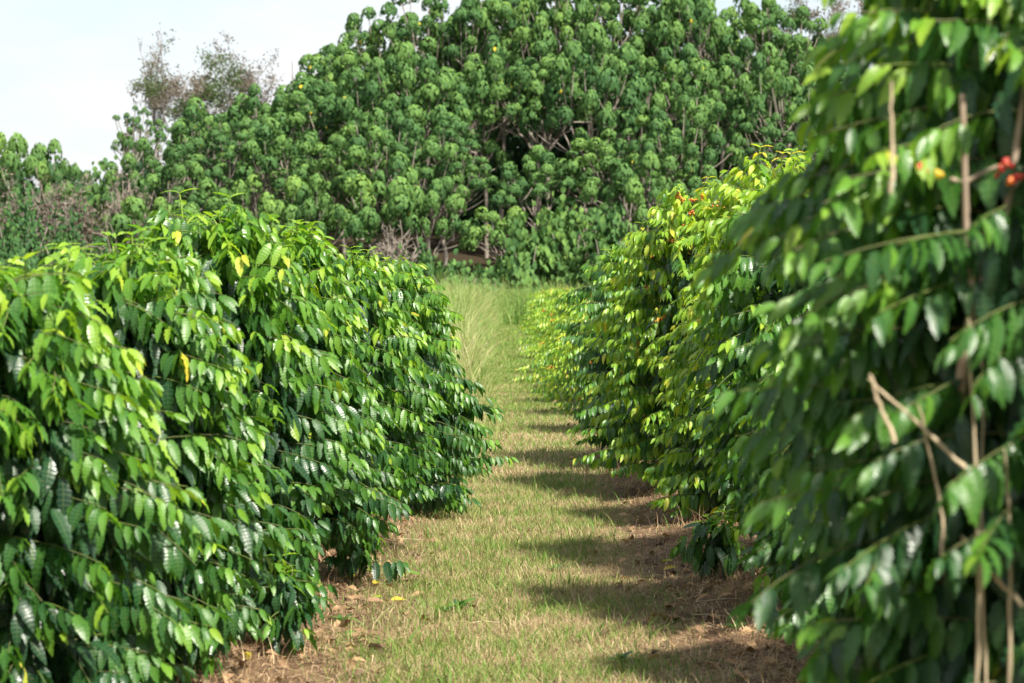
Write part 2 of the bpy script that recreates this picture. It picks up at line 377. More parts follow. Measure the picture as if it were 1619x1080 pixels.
    P = np.stack([np.cos(a) * rr, np.sin(a) * rr, zn * H], 1); D = np.stack([np.cos(a), np.sin(a), -1.2 * np.ones(nin)], 1) + rng.normal(0, .4, (nin, 3))
    if gap: 
        kk = np.array([not gap(a[i], zn[i], rng) for i in range(nin)]); P, D = P[kk], D[kk]; a = a[kk]
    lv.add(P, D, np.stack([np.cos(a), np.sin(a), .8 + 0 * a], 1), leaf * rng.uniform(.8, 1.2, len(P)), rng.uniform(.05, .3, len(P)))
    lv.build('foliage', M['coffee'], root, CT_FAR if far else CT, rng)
    tw.build('branches', M['coffee_twig'], root); st.build('trunk', M['bark'], root)
    if len(BB) > 30: BB = [(sum((b[0] for b in BB), []), sum((b[1] for b in BB), []))]; many = True
    else: many = False
    for b in BB:
        o = balls('coffee_cherries', np.array(b[0]), .0085 if not far else .012, np.array(b[1]), M['berry'], root)
        if many: o['kind'] = 'stuff'
    return root

def balls(name, P, r, A, mat, parent):
    # little six-by-four spheres in one mesh
    k, m = 7, 5; vs = []
    for j in range(m):
        ph = math.pi * (j + .02) / (m - 1 + .04)
        for i in range(k): th = 2 * math.pi * i / k; vs.append((math.sin(ph) * math.cos(th), math.sin(ph) * math.sin(th), 1.15 * math.cos(ph)))
    vs = np.array(vs) * r; f = []
    for j in range(m - 1):
        for i in range(k): f.append((j * k + i, (j + 1) * k + i, (j + 1) * k + (i + 1) % k, j * k + (i + 1) % k))
    f = np.array(f); n = len(P)
    V = (P[:, None] + vs[None]).reshape(-1, 3); F = (f[None] + (np.arange(n) * len(vs))[:, None, None]).reshape(-1, 4)
    return mesh_obj(name, V, F, mat, parent, {'ag': np.repeat(A, len(vs))})

GL = 'coffee bushes of the left row'; GR = 'coffee bushes of the right row'
LOWP = [.5, .85, 1.0, .98, .90, .76, .50, .2]
LEFT = [  # x, y, H, R, seed, label
    (-1.98, 6.4, 1.3, .50, 11, 'low out-of-focus coffee bush in the bottom left corner of the photo'),
    (-1.72, 8.1, 1.80, .60, 12, 'large coffee bush at the left edge, its top level with the wood behind'),
    (-1.56, 9.7, 1.84, .56, 13, 'coffee bush between the left edge bush and the tallest bush of the left row'),
    (-1.40, 11.3, 2.05, .60, 14, 'tallest coffee bush of the left row, pale young shoots at its top'),
    (-1.24, 13.0, 1.96, .58, 15, 'coffee bush just behind the tallest bush of the left row, tips reddish'),
    (-1.08, 14.9, 1.90, .60, 16, 'glossy coffee bush over the bare soil, second from the far end of the left row'),
    (-0.98, 17.3, 1.90, .80, 17, 'broad dark coffee bush with comb-like branches at the far end of the left row'),
]
for x, y, H, R, s, lb in LEFT:
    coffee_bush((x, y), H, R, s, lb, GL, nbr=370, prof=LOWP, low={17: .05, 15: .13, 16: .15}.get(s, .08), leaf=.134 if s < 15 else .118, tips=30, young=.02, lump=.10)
coffee_bush((-.62, 20.6), .42, .34, 31, 'small knee-high coffee seedling at the path edge past the left row', 'coffee seedlings', nbr=46, leaf=.11, tips=3, stems=2, low=.1)
for i, (x, y, h, r, lb) in enumerate([(-1.02, 10.55, .42, .2, 'small sapling with bright leaves under the tallest left bush'), (-.84, 13.4, .4, .2, 'small sapling leaning out over the brown soil beside the left row'), (1.12, 13.2, .38, .2, 'small bright lime seedling at the foot of the right row')]):
    coffee_bush((x, y), h, r, 40 + i, lb, 'coffee seedlings', nbr=12, leaf=.12, tips=3, stems=1, low=.25)

def neargap(a, zn, rng): return False
RIGHT = [
    (1.24, 5.1, 2.8, .70, 21, 'tall dark out-of-focus coffee bush filling the right edge of the photo'),
    (1.52, 7.6, 1.65, .66, 22, 'out-of-focus coffee bush full of dry canes, low at the right edge'),
    (1.50, 9.7, 1.5, .62, 23, 'coffee bush behind the canes, overhanging the shaded soil at lower right'),
    (1.55, 11.7, 2.2, .64, 24, 'coffee bush in the middle of the right row with a bright seedling at its foot'),
    (1.62, 13.7, 2.45, .70, 25, 'bright yellow-green topped coffee bush of the right row'),
    (1.66, 16.3, 1.95, .70, 26, 'coffee bush with sunlit crown behind the yellow-topped one, lower than it'),
    (1.50, 18.8, 2.45, .86, 27, 'coffee bush with orange berries and pale twigs in the right row'),
    (1.32, 21.9, 2.05, .84, 28, 'dark comb-branched coffee bush pushing into the path from the right row'),
]
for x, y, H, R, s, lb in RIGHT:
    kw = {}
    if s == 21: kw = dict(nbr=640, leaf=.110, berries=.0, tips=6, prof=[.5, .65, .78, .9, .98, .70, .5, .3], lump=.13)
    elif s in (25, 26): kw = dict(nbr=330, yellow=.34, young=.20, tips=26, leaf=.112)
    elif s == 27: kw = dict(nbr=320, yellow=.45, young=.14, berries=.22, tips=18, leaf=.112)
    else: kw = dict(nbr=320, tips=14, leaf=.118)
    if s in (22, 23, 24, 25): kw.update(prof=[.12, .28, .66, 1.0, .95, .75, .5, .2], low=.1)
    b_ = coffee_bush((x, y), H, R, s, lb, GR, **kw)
    if s > 23: b_.scale = (1, 1.32 if s != 26 else 1.05, 1)

hb = coffee_bush((2.0, 3.5), 2.7, .75, 29, 'coffee bush continuing the right row unseen beside the camera, added for its shade', GR, nbr=260, leaf=.118)  # row carried on out of view, added to shade the near right bush
dup(hb, (1.95, 1.6, 0), 1.9, (1, 1, 1.05), 'coffee bush continuing the right row unseen behind the camera, added for its shade')

# the next row to the left, behind the first one
r2 = None
for i in range(11):
    x, y = -4.6 + .03 * i, 8.5 + 1.75 * i; lb2 = 'coffee bush of the second row to the left, hidden behind the first left row'
    if r2 is None: r2 = coffee_bush((x, y), 1.6, .7, 71, lb2, 'coffee bushes of the second left row', nbr=200, leaf=.115, far=True)
    else: dup(r2, (x, y, float(gz(x, y))), i * 1.3, (1.1, 1.1, 1 + .04 * math.sin(i * 2.3)), lb2)

# the yellowing bushes farther down the right side
GF = 'yellowing coffee bushes far down the right side'
fa = coffee_bush((1.12, 26.6), 1.32, .78, 51, 'nearest yellowing coffee bush, red and orange berries by the path', GF, nbr=200, young=.22, yellow=.5, berries=.22, far=True, leaf=.10, low=.12, lump=.2)
fb = coffee_bush((1.2, 29.8), 1.42, .80, 52, 'yellowing coffee bush with bare pale twigs, second along the far right side', GF, nbr=200, young=.22, yellow=.5, berries=.15, far=True, leaf=.10, low=.08)
fc = coffee_bush((1.15, 32.6), 1.42, .80, 53, 'green and yellow coffee bush, third along the far right side', GF, nbr=200, young=.25, yellow=.35, berries=.1, far=True, leaf=.10, low=.05)
ordn = ['fourth', 'fifth', 'sixth', 'seventh', 'eighth', 'ninth', 'tenth', 'eleventh', 'twelfth']
rr_ = random.Random(4)
for i, y in enumerate([35.2, 37.0, 38.9, 42.8, 44.9, 50.2, 54.5, 62, 74]):
    s_ = (fa, fb, fc)[i % 3]; x = 1.12 - .002 * (y - 38) + rr_.uniform(-.08, .08)
    k = rr_.uniform(.78, 1.12)
    dup(s_, (x, y, float(gz(x, y))), rr_.uniform(0, 6.28), (k, k, k), f'small far coffee bush, {ordn[i]} along the far right side')

# ------------------------------------------------------------------ dry canes and stems in the near right bush
def cane(px0, py0, px1, py1, d, r, label, bend=.01, nodes_=5, name='dry_cane', mat='cane', d1=None):
    a = wpos(px0, py0, d); b = wpos(px1, py1, d1 or d); t = Tubes(); n = 14
    pts = bez(a, (a + b) / 2 + np.array([bend, 0, 0]), b, n)
    rad = np.linspace(r, r * .45, n); rad[2::3] *= 1.3; rc = np.random.default_rng(px0); pts[1:] += np.cumsum(rc.normal(0, .0035, (n - 1, 3)) * .5, 0)
    root = pts[0].copy(); t.add(pts - root, rad, 7)
    o = t.build(name, M[mat]); o.location = root
    return setp(o, label, 'cane', 'dry canes in the right row')
cane(1545, 1120, 1538, 500, 4.55, 0.0041, 'longest upright dry cane in front of the right edge bush', .01)
cane(1565, 1120, 1555, 540, 4.75, 0.0033, 'thin upright dry cane just right of the longest one', -.01)
cane(1407, 305, 1405, 138, 4.4, 0.0041, 'short pale cane hanging straight down among the upper dark leaves', 0)
cane(1545, 760, 1380, 595, 4.6, 0.0043, 'slanting broken dry cane leaning left from the upright canes', 0)
cane(1620, 960, 1530, 850, 4.6, 0.0051, 'thick slanting dry cane low at the right edge', .0)
cane(1490, 900, 1455, 640, 4.72, 0.0039, 'dim dry cane left of the long upright one', .02)
cane(1415, 700, 1372, 600, 4.45, .0045, 'short thick broken cane end poking out of the leaves at right', 0)
cane(1600, 1110, 1585, 700, 4.58, 0.0039, 'dry cane along the bottom right edge', .02)

fs = empty('forked_stem', tuple(wpos(1530, 1300, 4.80)), 'pale forked woody stem at the right edge with side twigs and red berries', 'stem')
ft = Tubes(); o_ = wpos(1530, 1300, 4.80)
def fp(lst, d=4.80): return np.array([wpos(x, y, d) for x, y in lst]) - o_
def sm(p, n=4):
    p = np.asarray(p); t = np.arange(len(p)); q = np.linspace(0, len(p) - 1, (len(p) - 1) * n + 1)
    return np.stack([np.interp(q, t, p[:, c]) for c in range(3)], 1)
lowp = [wpos(1500, 1300, 5.2) - o_, wpos(1496, 1000, 5.15) - o_, wpos(1508, 760, 5.0) - o_, wpos(1518, 640, 4.85) - o_, wpos(1526, 560, 4.8) - o_, wpos(1543, 470, 4.8) - o_]
ft.add(sm(lowp), np.linspace(.016, .0115, 21), 8)
ft.add(sm(fp([(1543, 470), (1530, 420), (1525, 300), (1523, 220), (1520, 150)])), np.linspace(.009, .006, 17), 8)
ft.add(sm(fp([(1543, 470), (1570, 410), (1590, 340), (1605, 240), (1625, 100)])), np.linspace(.010, .006, 17), 8)
ft.build('stem', M['bark'], fs)
f2 = Tubes(); f2.add(sm(fp([(1523, 288), (1480, 280), (1450, 262), (1415, 248)])), np.linspace(.006, .0035, 13), 6)
f2.add(sm(fp([(1527, 288), (1560, 270), (1580, 262)])), np.linspace(.005, .003, 9), 6)
f2.add(sm(fp([(1597, 300), (1612, 285), (1625, 275)])), np.linspace(.005, .003, 9), 6)
f2.build('twig', M['bark'], fs)
rg = np.random.default_rng(5)
for (x, y, a) in [(1455, 265, .9), (1482, 276, .4), (1585, 262, 1), (1582, 272, .95), (1608, 280, 1), (1600, 290, .8), (1590, 255, 1)]:
    balls('coffee_cherries', np.array([wpos(x, y, 4.74) - o_ + rg.normal(0, .006, 3) for _ in range(4)]), .0062, np.clip(np.full(4, a) + rg.normal(0, .06, 4), 0, 1), M['berry'], fs)

# ------------------------------------------------------------------ grass and mulch
def blades(P, Hh, W, lean, A, rng, flat=False, seg=3):
    n = len(P); az = rng.uniform(0, 6.28, n); wa = az + 1.57 + rng.normal(0, .5, n)
    dirx = np.stack([np.cos(az), np.sin(az), 0 * az], 1); wx = np.stack([np.cos(wa), np.sin(wa), 0 * az], 1)
    V = np.zeros((n, (seg + 1) * 2, 3))
    for j in range(seg + 1):
        t = j / seg
        c = P + dirx * (lean * Hh * t ** 1.8)[:, None]; c[:, 2] = P[:, 2] + Hh * (t - (.28 * lean * t * t))
        if flat: c = P + dirx * (Hh * (t - .5))[:, None]; c[:, 2] = P[:, 2] + (flat * np.sin(az * 5) * (t - .5) * Hh) + .006
        wd = (W * (1 - .85 * t ** 1.5))[:, None] * .5
        V[:, 2 * j] = c - wx * wd; V[:, 2 * j + 1] = c + wx * wd
    f = np.array([(2 * j, 2 * j + 1, 2 * j + 3, 2 * j + 2) for j in range(seg)])
    F = (f[None] + (np.arange(n) * (seg + 1) * 2)[:, None, None]).reshape(-1, 4)
    return V.reshape(-1, 3), F, np.repeat(A, (seg + 1) * 2)

def vnoise(x, y, s, seed=0):
    r = np.random.default_rng(seed); z = 0
    for k in range(6):
        a = r.uniform(0, 6.28); f = s * r.uniform(.6, 2.2); z = z + np.sin((x * math.cos(a) + y * math.sin(a)) * f + r.uniform(0, 6.28))
    return z / 6 ** .5 / 1.4

rng = np.random.default_rng(7)
def scatter_grass(y0, y1, n, hh, ww, xr=1.25):
    x = rng.uniform(-xr, xr, n) + .05; y = y0 + (y1 - y0) * rng.random(n) ** 1.25
    q = np.abs(x - .04) + .16 * vnoise(x, y, 2.5, 3) - .5 * sstep(18, 40, y)
    keep = rng.random(n) < np.clip(2.15 - q * 2.35, .04, 1); x, y = x[keep], y[keep]; n = len(x)
    z = gz(x, y); pt = vnoise(x, y, 3.2, 8) + .25 * vnoise(x, y, 11, 9)
    grn = np.clip(.42 + .36 * pt + .45 * sstep(20, 50, y), 0, 1)
    isg = rng.random(n) < grn
    A = np.where(isg, rng.uniform(.55, 1, n), rng.uniform(0, .42, n))
    H_ = np.where(isg, rng.uniform(.6, 1.7, n), rng.uniform(.4, 1.1, n)) * hh
    return blades(np.stack([x, y, z - .004], 1), H_, ww * rng.uniform(.6, 1.3, n), rng.uniform(.2, 1.2, n), A, rng)
parts = [scatter_grass(8.5, 20, 130000, .044, .0040), scatter_grass(8.5, 24, 9000, .085, .0065), scatter_grass(20, 45, 60000, .055, .008), scatter_grass(45, 92, 36000, .07, .014, 1.6)]
def join(ps):
    off = 0; V, F, A = [], [], []
    for v, f, a in ps: V.append(v); F.append(f + off); A.append(a); off += len(v)
    return np.concatenate(V), np.concatenate(F), np.concatenate(A)
V, F, A = join(parts)
setp(mesh_obj('grass', V, F, M['grass'], None, {'ag': A}), 'short mown grass, half dry and half green, along the alley', 'grass', None, 'stuff')

n = 120000
sgn = np.where(rng.random(n) < .5, -1, 1); x = sgn * np.abs(rng.normal(1.2, .33, n)) + .05; y = 8.5 + 28 * rng.random(n) ** 2
x2 = rng.uniform(-1, 1, 9000); y2 = rng.uniform(8.5, 26, 9000); x = np.r_[x, x2]; y = np.r_[y, y2]; n = len(x)
V, F, A = blades(np.stack([x, y, gz(x, y) + rng.uniform(0, .012, n)], 1), rng.uniform(.03, .16, n), rng.uniform(.002, .0055, n), 0 * x, rng.random(n) ** 1.1, rng, flat=.25, seg=2)
n3 = 9000; x3 = np.where(rng.random(n3) < .5, -1, 1) * np.abs(rng.normal(1.25, .22, n3)) + .05; y3 = 8 + 22 * rng.random(n3)
T = blades(np.stack([x3, y3, gz(x3, y3) - .01], 1), rng.uniform(.05, .2, n3), rng.uniform(.002, .004, n3), rng.uniform(.2, 1.1, n3), rng.uniform(.2, 1, n3), rng)
V, F, A = join([(V, F, A), T]) if T[1].shape[1] == F.shape[1] else (V, F, A)
setp(mesh_obj('straw_mulch', V, F, M['straw'], None, {'ag': A}), 'brown dry straw and dead grass under both coffee rows', 'straw', None, 'stuff')

# single stalks and fallen leaves
def ground_at(px, py): d = EYE / ((py - 440) / FPX); return (px - 805) / FPX * d, d
for i, (px, py, ln, az, lb) in enumerate([(1150, 975, .34, .3, 'pale straw stalk lying at right path edge, longest of three'), (1130, 990, .24, -.5, 'pale straw stalk crossing the longest one at right path edge'),
        (1105, 885, .25, .15, 'pale straw stalk on the brown soil under the right row'), (765, 992, .15, .05, 'short pale stalk lying on the grass in the middle of the path'), (640, 862, .2, .3, 'pale stalk on the brown mound under the left row')]):
    x, y = ground_at(px, py); t = Tubes(); c, s = math.cos(az), math.sin(az)
    t.add([(-c * ln / 2, -s * ln / 2, .012), (0, 0, .022), (c * ln / 2, s * ln / 2, .014)], [.003, .003, .002], 5)
    o = t.build('straw_stalk', M['cane']); o.location = (x, y, float(gz(x, y))); setp(o, lb, 'straw', 'straw stalks on the ground')
fl = [(575, 912, .9), (600, 905, .8), (565, 925, .98), (620, 917, .85), (590, 932, .95), (565, 1012, .6), (385, 1070, 1), (618, 958, 1), (603, 953, .85), (540, 905, .55), (640, 915, .8), (1062, 897, .95), (1070, 905, .97)]
for i, (px, py, ag) in enumerate(fl):
    x, y = ground_at(px, py); lv = Leaves(); a = i * 1.9
    lv.add([0, 0, .022], [math.cos(a), math.sin(a), .12], [.2, -.3, 1], .11, ag)
    o = lv.build('fallen_leaf', M['coffee'], None, CT[i % 8:i % 8 + 1], rng); o.location = (x, y, float(gz(x, y)))
    rt = i > 10
    setp(o, 'small yellow fallen coffee leaf on the soil under the right row' if rt else 'yellow-green fallen coffee leaf lying on the brown soil beside the left row', 'leaf', 'fallen leaves right' if rt else 'fallen leaves left')

M['litter'] = leaf_mat('dead_leaf', [(0, (.07, .04, .025)), (.5, (.22, .13, .07)), (1, (.42, .27, .14))], rough=.8, transl=.1, vstr=.2)
rng = np.random.default_rng(77); n = 2600; sg = np.where(rng.random(n) < .5, -1, 1)
x = sg * np.abs(rng.normal(1.15, .3, n)) + .05; y = 8.6 + 24 * rng.random(n) ** 1.6
lv = Leaves(); lv.add(np.stack([x, y, gz(x, y) + rng.uniform(.008, .03, n)], 1), np.stack([rng.normal(0, 1, n), rng.normal(0, 1, n), rng.normal(0, .2, n)], 1), np.stack([rng.normal(0, .45, n), rng.normal(0, .45, n), 1 + 0 * x], 1), rng.uniform(.05, .12, n), rng.random(n))
setp(lv.build('leaf_litter', M['litter'], None, leaf_templates(6, .3, 7, .25, .05, 2.5, .9, 9), rng), 'curled brown dead leaves littering the soil under the rows', 'leaf litter', None, 'stuff')
WD = [(725, 965, .09, 'flat green weed rosette left of the middle of the path'), (700, 975, .06, 'small weed beside the larger rosette left of the middle of the path'), (985, 1050, .07, 'small weed at the bottom right of the mown strip'), (880, 905, .05, 'tiny weed in the shaded middle of the path'), (540, 990, .07, 'small bright weed on the soil edge near the left row'), (1165, 1010, .06, 'weed at the right soil edge near the straw stalks')]
for i, (px, py, rr, lb) in enumerate(WD):
    x, y = ground_at(px, py); lv = Leaves(); k = 11; a = np.arange(k) * 2.4 + i
    lv.add(np.stack([np.cos(a) * .01, np.sin(a) * .01, .01 + .001 * np.arange(k)], 1), np.stack([np.cos(a), np.sin(a), .25 + .05 * np.arange(k)], 1), np.stack([-.3 * np.cos(a), -.3 * np.sin(a), 1 + 0 * a], 1), rr * rng.uniform(.7, 1.2, k), rng.uniform(.35, .65, k))
    o = lv.build('weed', M['coffee'], None, CT, rng); o.location = (x, y, float(gz(x, y))); setp(o, lb, 'weed', 'weeds in the path')

# ------------------------------------------------------------------ tall grass
rng = np.random.default_rng(17)
n = 26000; x = rng.uniform(-9, 11, n); y = 85.5 + 13 * rng.random(n)
keep = ~((np.abs(x - .35) < .0)); x, y = x[keep], y[keep]
hh = (1.35 + .35 * vnoise(x, y, .9, 4)) * rng.uniform(.6, 1.15, len(x))
T1 = blades(np.stack([x, y, gz(x, y)], 1), hh, rng.uniform(.015, .035, len(x)), rng.uniform(.1, .8, len(x)), np.clip(.70 + .25 * vnoise(x, y, .8, 5) + rng.normal(0, .2, len(x)), 0, 1), rng)
n = 16000; y = 22 + 64 * rng.random(n) ** .8; x = -1.15 + .75 * sstep(24, 42, y) - np.abs(rng.normal(0, .75, n)) * (1 + y / 60)
hh = (.62 + .25 * vnoise(x, y, .9, 14)) * rng.uniform(.5, 1.2, n) * (1 + .8 * sstep(40, 80, y)) * np.clip((-x - .1) * 1.1, .35, 1.4)
T2 = blades(np.stack([x, y, gz(x, y)], 1), hh, rng.uniform(.01, .022, n), rng.uniform(.2, 1., n), np.clip(.62 + .25 * vnoise(x, y, .8, 6) + rng.normal(0, .2, n), 0, 1), rng)
V, F, A = join([T1, T2])
setp(mesh_obj('tall_grass', V, F, M['tallgrass'], None, {'ag': A}), 'tall pale green grass closing the far end of the path and its left side', 'tall grass', None, 'stuff')
for i, (px, py, d, h, nb, lb) in enumerate([(735, 0, 34, 1.25, 150, 'tallest pale grass tuft beside the far end of the left row'), (752, 0, 29, .8, 110, 'pale grass tuft arching over the path, nearest of the tufts'),
        (742, 0, 41, 1.35, 150, 'pale grass tuft behind the tallest tuft'), (748, 0, 25, .5, 110, 'low grass tuft at the foot of the broad dark left bush')]):
    x = (px - 805) / FPX * d; P = np.zeros((nb, 3)); P[:, :2] = rng.normal(0, .10, (nb, 2))
    v, f, a = blades(P, h * rng.uniform(.5, 1.2, nb), rng.uniform(.006, .012, nb), rng.uniform(.15, 1.1, nb), np.clip(rng.normal(.42, .25, nb), 0, 1), rng, seg=6)
    o = mesh_obj('grass_tuft', v, f, M['tallgrass'], None, {'ag': a}); o.location = (x, d, float(gz(x, d)) - .01); setp(o, lb, 'grass tuft', 'pale grass tufts left of the path')

# ------------------------------------------------------------------ forest
FT = leaf_templates(6, .40, 4, .10, .0, 1, .45, 3, heart=True)
def ball_leaves(lv, c, r, rng, base_age, n=125, ls=.195):
    u = unit(rng.normal(0, 1, (n, 3))); u[:, 2] = np.abs(u[:, 2]) - .85 * (rng.random(n) < .5) * rng.random(n); u = unit(u)
    P = c + u * np.array([.88, .88, 1.15]) * r * rng.uniform(.8, .95, (n, 1))
    dn = np.array([0, 0, -1.]) + u * u[:, 2:3]; P = P - unit(dn) * r * .25
    D = unit(dn) + u * rng.uniform(.03, .2, (n, 1)) + rng.normal(0, .09, (n, 3))
    Nn = u + rng.normal(0, .10, (n, 3))
    A = base_age + .12 * rng.random(n) + .14 * np.clip(u[:, 2], 0, 1)  # ball tops get a lighter leaf colour, imitating light from above
    A = np.where(rng.random(n) < .0015, .97, A)
    lv.add(P, D, Nn, ls * r / .5 * rng.uniform(.75, 1.2, n), np.clip(A, 0, 1))

def forest_tree(loc, H, R, seed, label, rz=.45, nball=95, br=.56, trunks=1, age=.3, group='big-leaved trees of the wood', minlow=-.02):
    rng = np.random.default_rng(seed)
    root = empty('forest_tree', (loc[0], loc[1], float(gz(loc[0], loc[1])) - .1), label, 'tree', group)
    lv = Leaves(); tb = Tubes(); Rz = H * rz; cz = H - Rz
    pts = []; tries = 0; ph = rng.uniform(0, 6.28, 3)
    while len(pts) < nball and tries < 6000:
        tries += 1
        u = unit(rng.normal(0, 1, 3)); 
        if u[2] < minlow: continue
        az = math.atan2(u[1], u[0]); k = (1 + .18 * math.sin(2 * az + ph[0]) + .14 * math.sin(3 * az + ph[1] + 3 * u[2]))
        rr = rng.uniform(.72, 1.06) * k
        p = np.array([u[0] * R * rr, u[1] * R * rr, cz + u[2] * Rz * rr])
        if all(np.linalg.norm(p - q) > br * 1.85 for q in pts): pts.append(p)
    pts = np.array(pts)
    # limbs: main limbs to groups of clusters, then twigs
    nl = 7; cent = pts[rng.choice(len(pts), nl, replace=False)]
    for _ in range(4):
        lab = np.argmin(np.linalg.norm(pts[:, None] - cent[None], axis=2), 1)
        cent = np.array([pts[lab == k].mean(0) if (lab == k).any() else cent[k] for k in range(nl)])
    fork = np.array([rng.normal(0, .2), rng.normal(0, .2), max(cz - Rz * .75, H * .2)])
    r0 = .0125 * H
    tb.add(bez([rng.normal(0, .15), 0, -.3], [rng.normal(0, .3), rng.normal(0, .3), fork[2] * .5], fork, 7), np.linspace(r0 * 1.2, r0 * .8, 7), 7)
    for k in range(nl):
        g = cent[k] * .72 + fork * .28; midp = (fork + g) / 2 + np.array([g[0] * .12, g[1] * .12, -.1])
        pp = bez(fork, midp, g, 7); pp[1:-1] += rng.normal(0, .06, (5, 3)); tb.add(pp, np.linspace(r0 * .6, r0 * .33, 7), 6)
        for p in pts[lab == k]:
            s = pp[rng.integers(3, 7)]; e = p - np.array([0, 0, .06])
            mid_ = (s + e) / 2 + np.array([(e - s)[0] * .15, (e - s)[1] * .15, -abs(e[2] - s[2]) * .15]) + rng.normal(0, .05, 3)
            tb.add(bez(s, mid_, e, 5), np.linspace(r0 * .26, .022, 5), 5)
    ta = rng.uniform(-.03, .16)
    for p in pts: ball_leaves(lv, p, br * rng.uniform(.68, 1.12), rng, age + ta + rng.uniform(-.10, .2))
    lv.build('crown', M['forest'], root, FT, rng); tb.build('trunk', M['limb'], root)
    return root

var = {}
def tree_at(px, toppy, d, Rm, variant, label, dx=None):
    x = (px - 805) / FPX * d; H = EYE - (toppy - 440) / FPX * d - float(gz(x, d)) + .1; Rm *= 1.1
    H = max(H, 1.5)
    if variant not in var:
        var[variant] = (forest_tree((x, d), H, Rm, 100 + variant, label, rz=(.30, .36, .27, .42, .33, .45)[variant % 6], nball=int(9.5 * Rm ** 1.7 + 10)), H, Rm); return
    src, H0, R0 = var[variant]; k = Rm / R0; kz = min(max(H / H0, .55), 1.8)
    dup(src, (x, d, float(gz(x, d)) - .1), random.Random(px * 7 + toppy).uniform(0, 6.28), (k, k, kz), label)

BACK = [(500, 130), (570, 85), (640, 30), (715, 5), (790, -8), (865, 0), (930, -12), (1000, -8), (1075, 5), (1140, 2), (1215, 28), (1282, 92), (1370, 135), (1450, 130)]
ORD = ['first', 'second', 'third', 'fourth', 'fifth', 'sixth', 'seventh', 'eighth', 'ninth', 'tenth', 'eleventh', 'twelfth', 'thirteenth', 'fourteenth', 'fifteenth', 'sixteenth']
for i, (px, ty) in enumerate(BACK):
    tree_at(px, ty, 127 + (i * 37 % 5), 2.6 + (i * 13 % 4) * .2, (0, 1, 2, 3)[i % 4], f'tall big-leaved tree against the sky, {ORD[i]} from left in the highest tier')
MID2 = [(330, 195), (410, 170), (470, 160), (540, 150), (615, 120), (690, 135), (770, 105), (850, 110), (935, 90), (1010, 120), (1090, 105), (1170, 130), (1240, 120), (1310, 170)]
for i, (px, ty) in enumerate(MID2):
    tree_at(px, ty, 119 + (i * 29 % 4), 2.4 + (i * 7 % 3) * .25, (4, 5, 0, 2)[i % 4], f'tree of clumped rosettes, {ORD[i]} from left in the tier below the skyline')
MID1 = [(270, 240), (360, 235), (450, 225), (545, 225), (625, 200), (700, 235), (850, 262), (985, 215), (1065, 190), (1235, 215)]
for i, (px, ty) in enumerate(MID1):
    tree_at(px, ty, 112 + (i * 31 % 4), 2.1 + (i * 5 % 3) * .25, (5, 3, 4, 1)[i % 4], f'tree with pale trunk and leaf balls, {ORD[i]} from left in the middle tier')
LOW = [(250, 330), (330, 325), (420, 300), (500, 320), (590, 300), (660, 310), (800, 345), (1010, 290), (1180, 290), (1260, 290)]
for i, (px, ty) in enumerate(LOW):
    tree_at(px, ty, 106 + (i * 23 % 3), 1.8 + (i * 11 % 3) * .2, (6, 7)[i % 2], f'low tree of leaf balls, {ORD[i]} from left in the front tier')

# leafy mounds at the foot of the wood: shrubs draped in big leaves
def shrub(px, topy, d, Rm, seed, label, age=.45, ls=.3, n=900, kind='leafy_shrub', flat=1.0):
    rng = np.random.default_rng(seed); x = (px - 805) / FPX * d; g0 = float(gz(x, d)); H = EYE - (topy - 440) / FPX * d - g0
    root = empty(kind, (x, d, g0), label, 'shrub', 'leafy shrubs at the foot of the wood')
    u = unit(rng.normal(0, 1, (n, 3))); u[:, 2] = np.abs(u[:, 2]); az = np.arctan2(u[:, 1], u[:, 0])
    lump = 1 + .16 * np.sin(3 * az + seed) + .12 * np.sin(5 * az + 7 * u[:, 2]) + .1 * np.sin(9 * az + 13 * u[:, 2])
    P = u * np.array([Rm, Rm * .8, H]) * lump[:, None] * rng.uniform(.72, 1.0, (n, 1)) * .95
    lv = Leaves(); lv.add(P, u * [1, 1, .3] * .5 - np.array([0, 0, .9]) + rng.normal(0, .2, (n, 3)), u + [0, 0, .4] + rng.normal(0, .2, (n, 3)), ls * rng.uniform(.6, 1.25, n), np.clip(age + rng.normal(0, .08, n) + .1 * np.sin(7 * az), 0, 1))
    lv.build('foliage', M['forest'], root, FT, rng)
    t = Tubes()
    for k in range(6):
        a = k * 1.05; t.add(bez([0, 0, -.2], [math.cos(a) * Rm * .3, math.sin(a) * Rm * .3, H * .4], [math.cos(a) * Rm * .6, math.sin(a) * Rm * .5, H * .7], 6), np.linspace(.07, .02, 6), 6)
    t.build('stems', M['limb'], root)
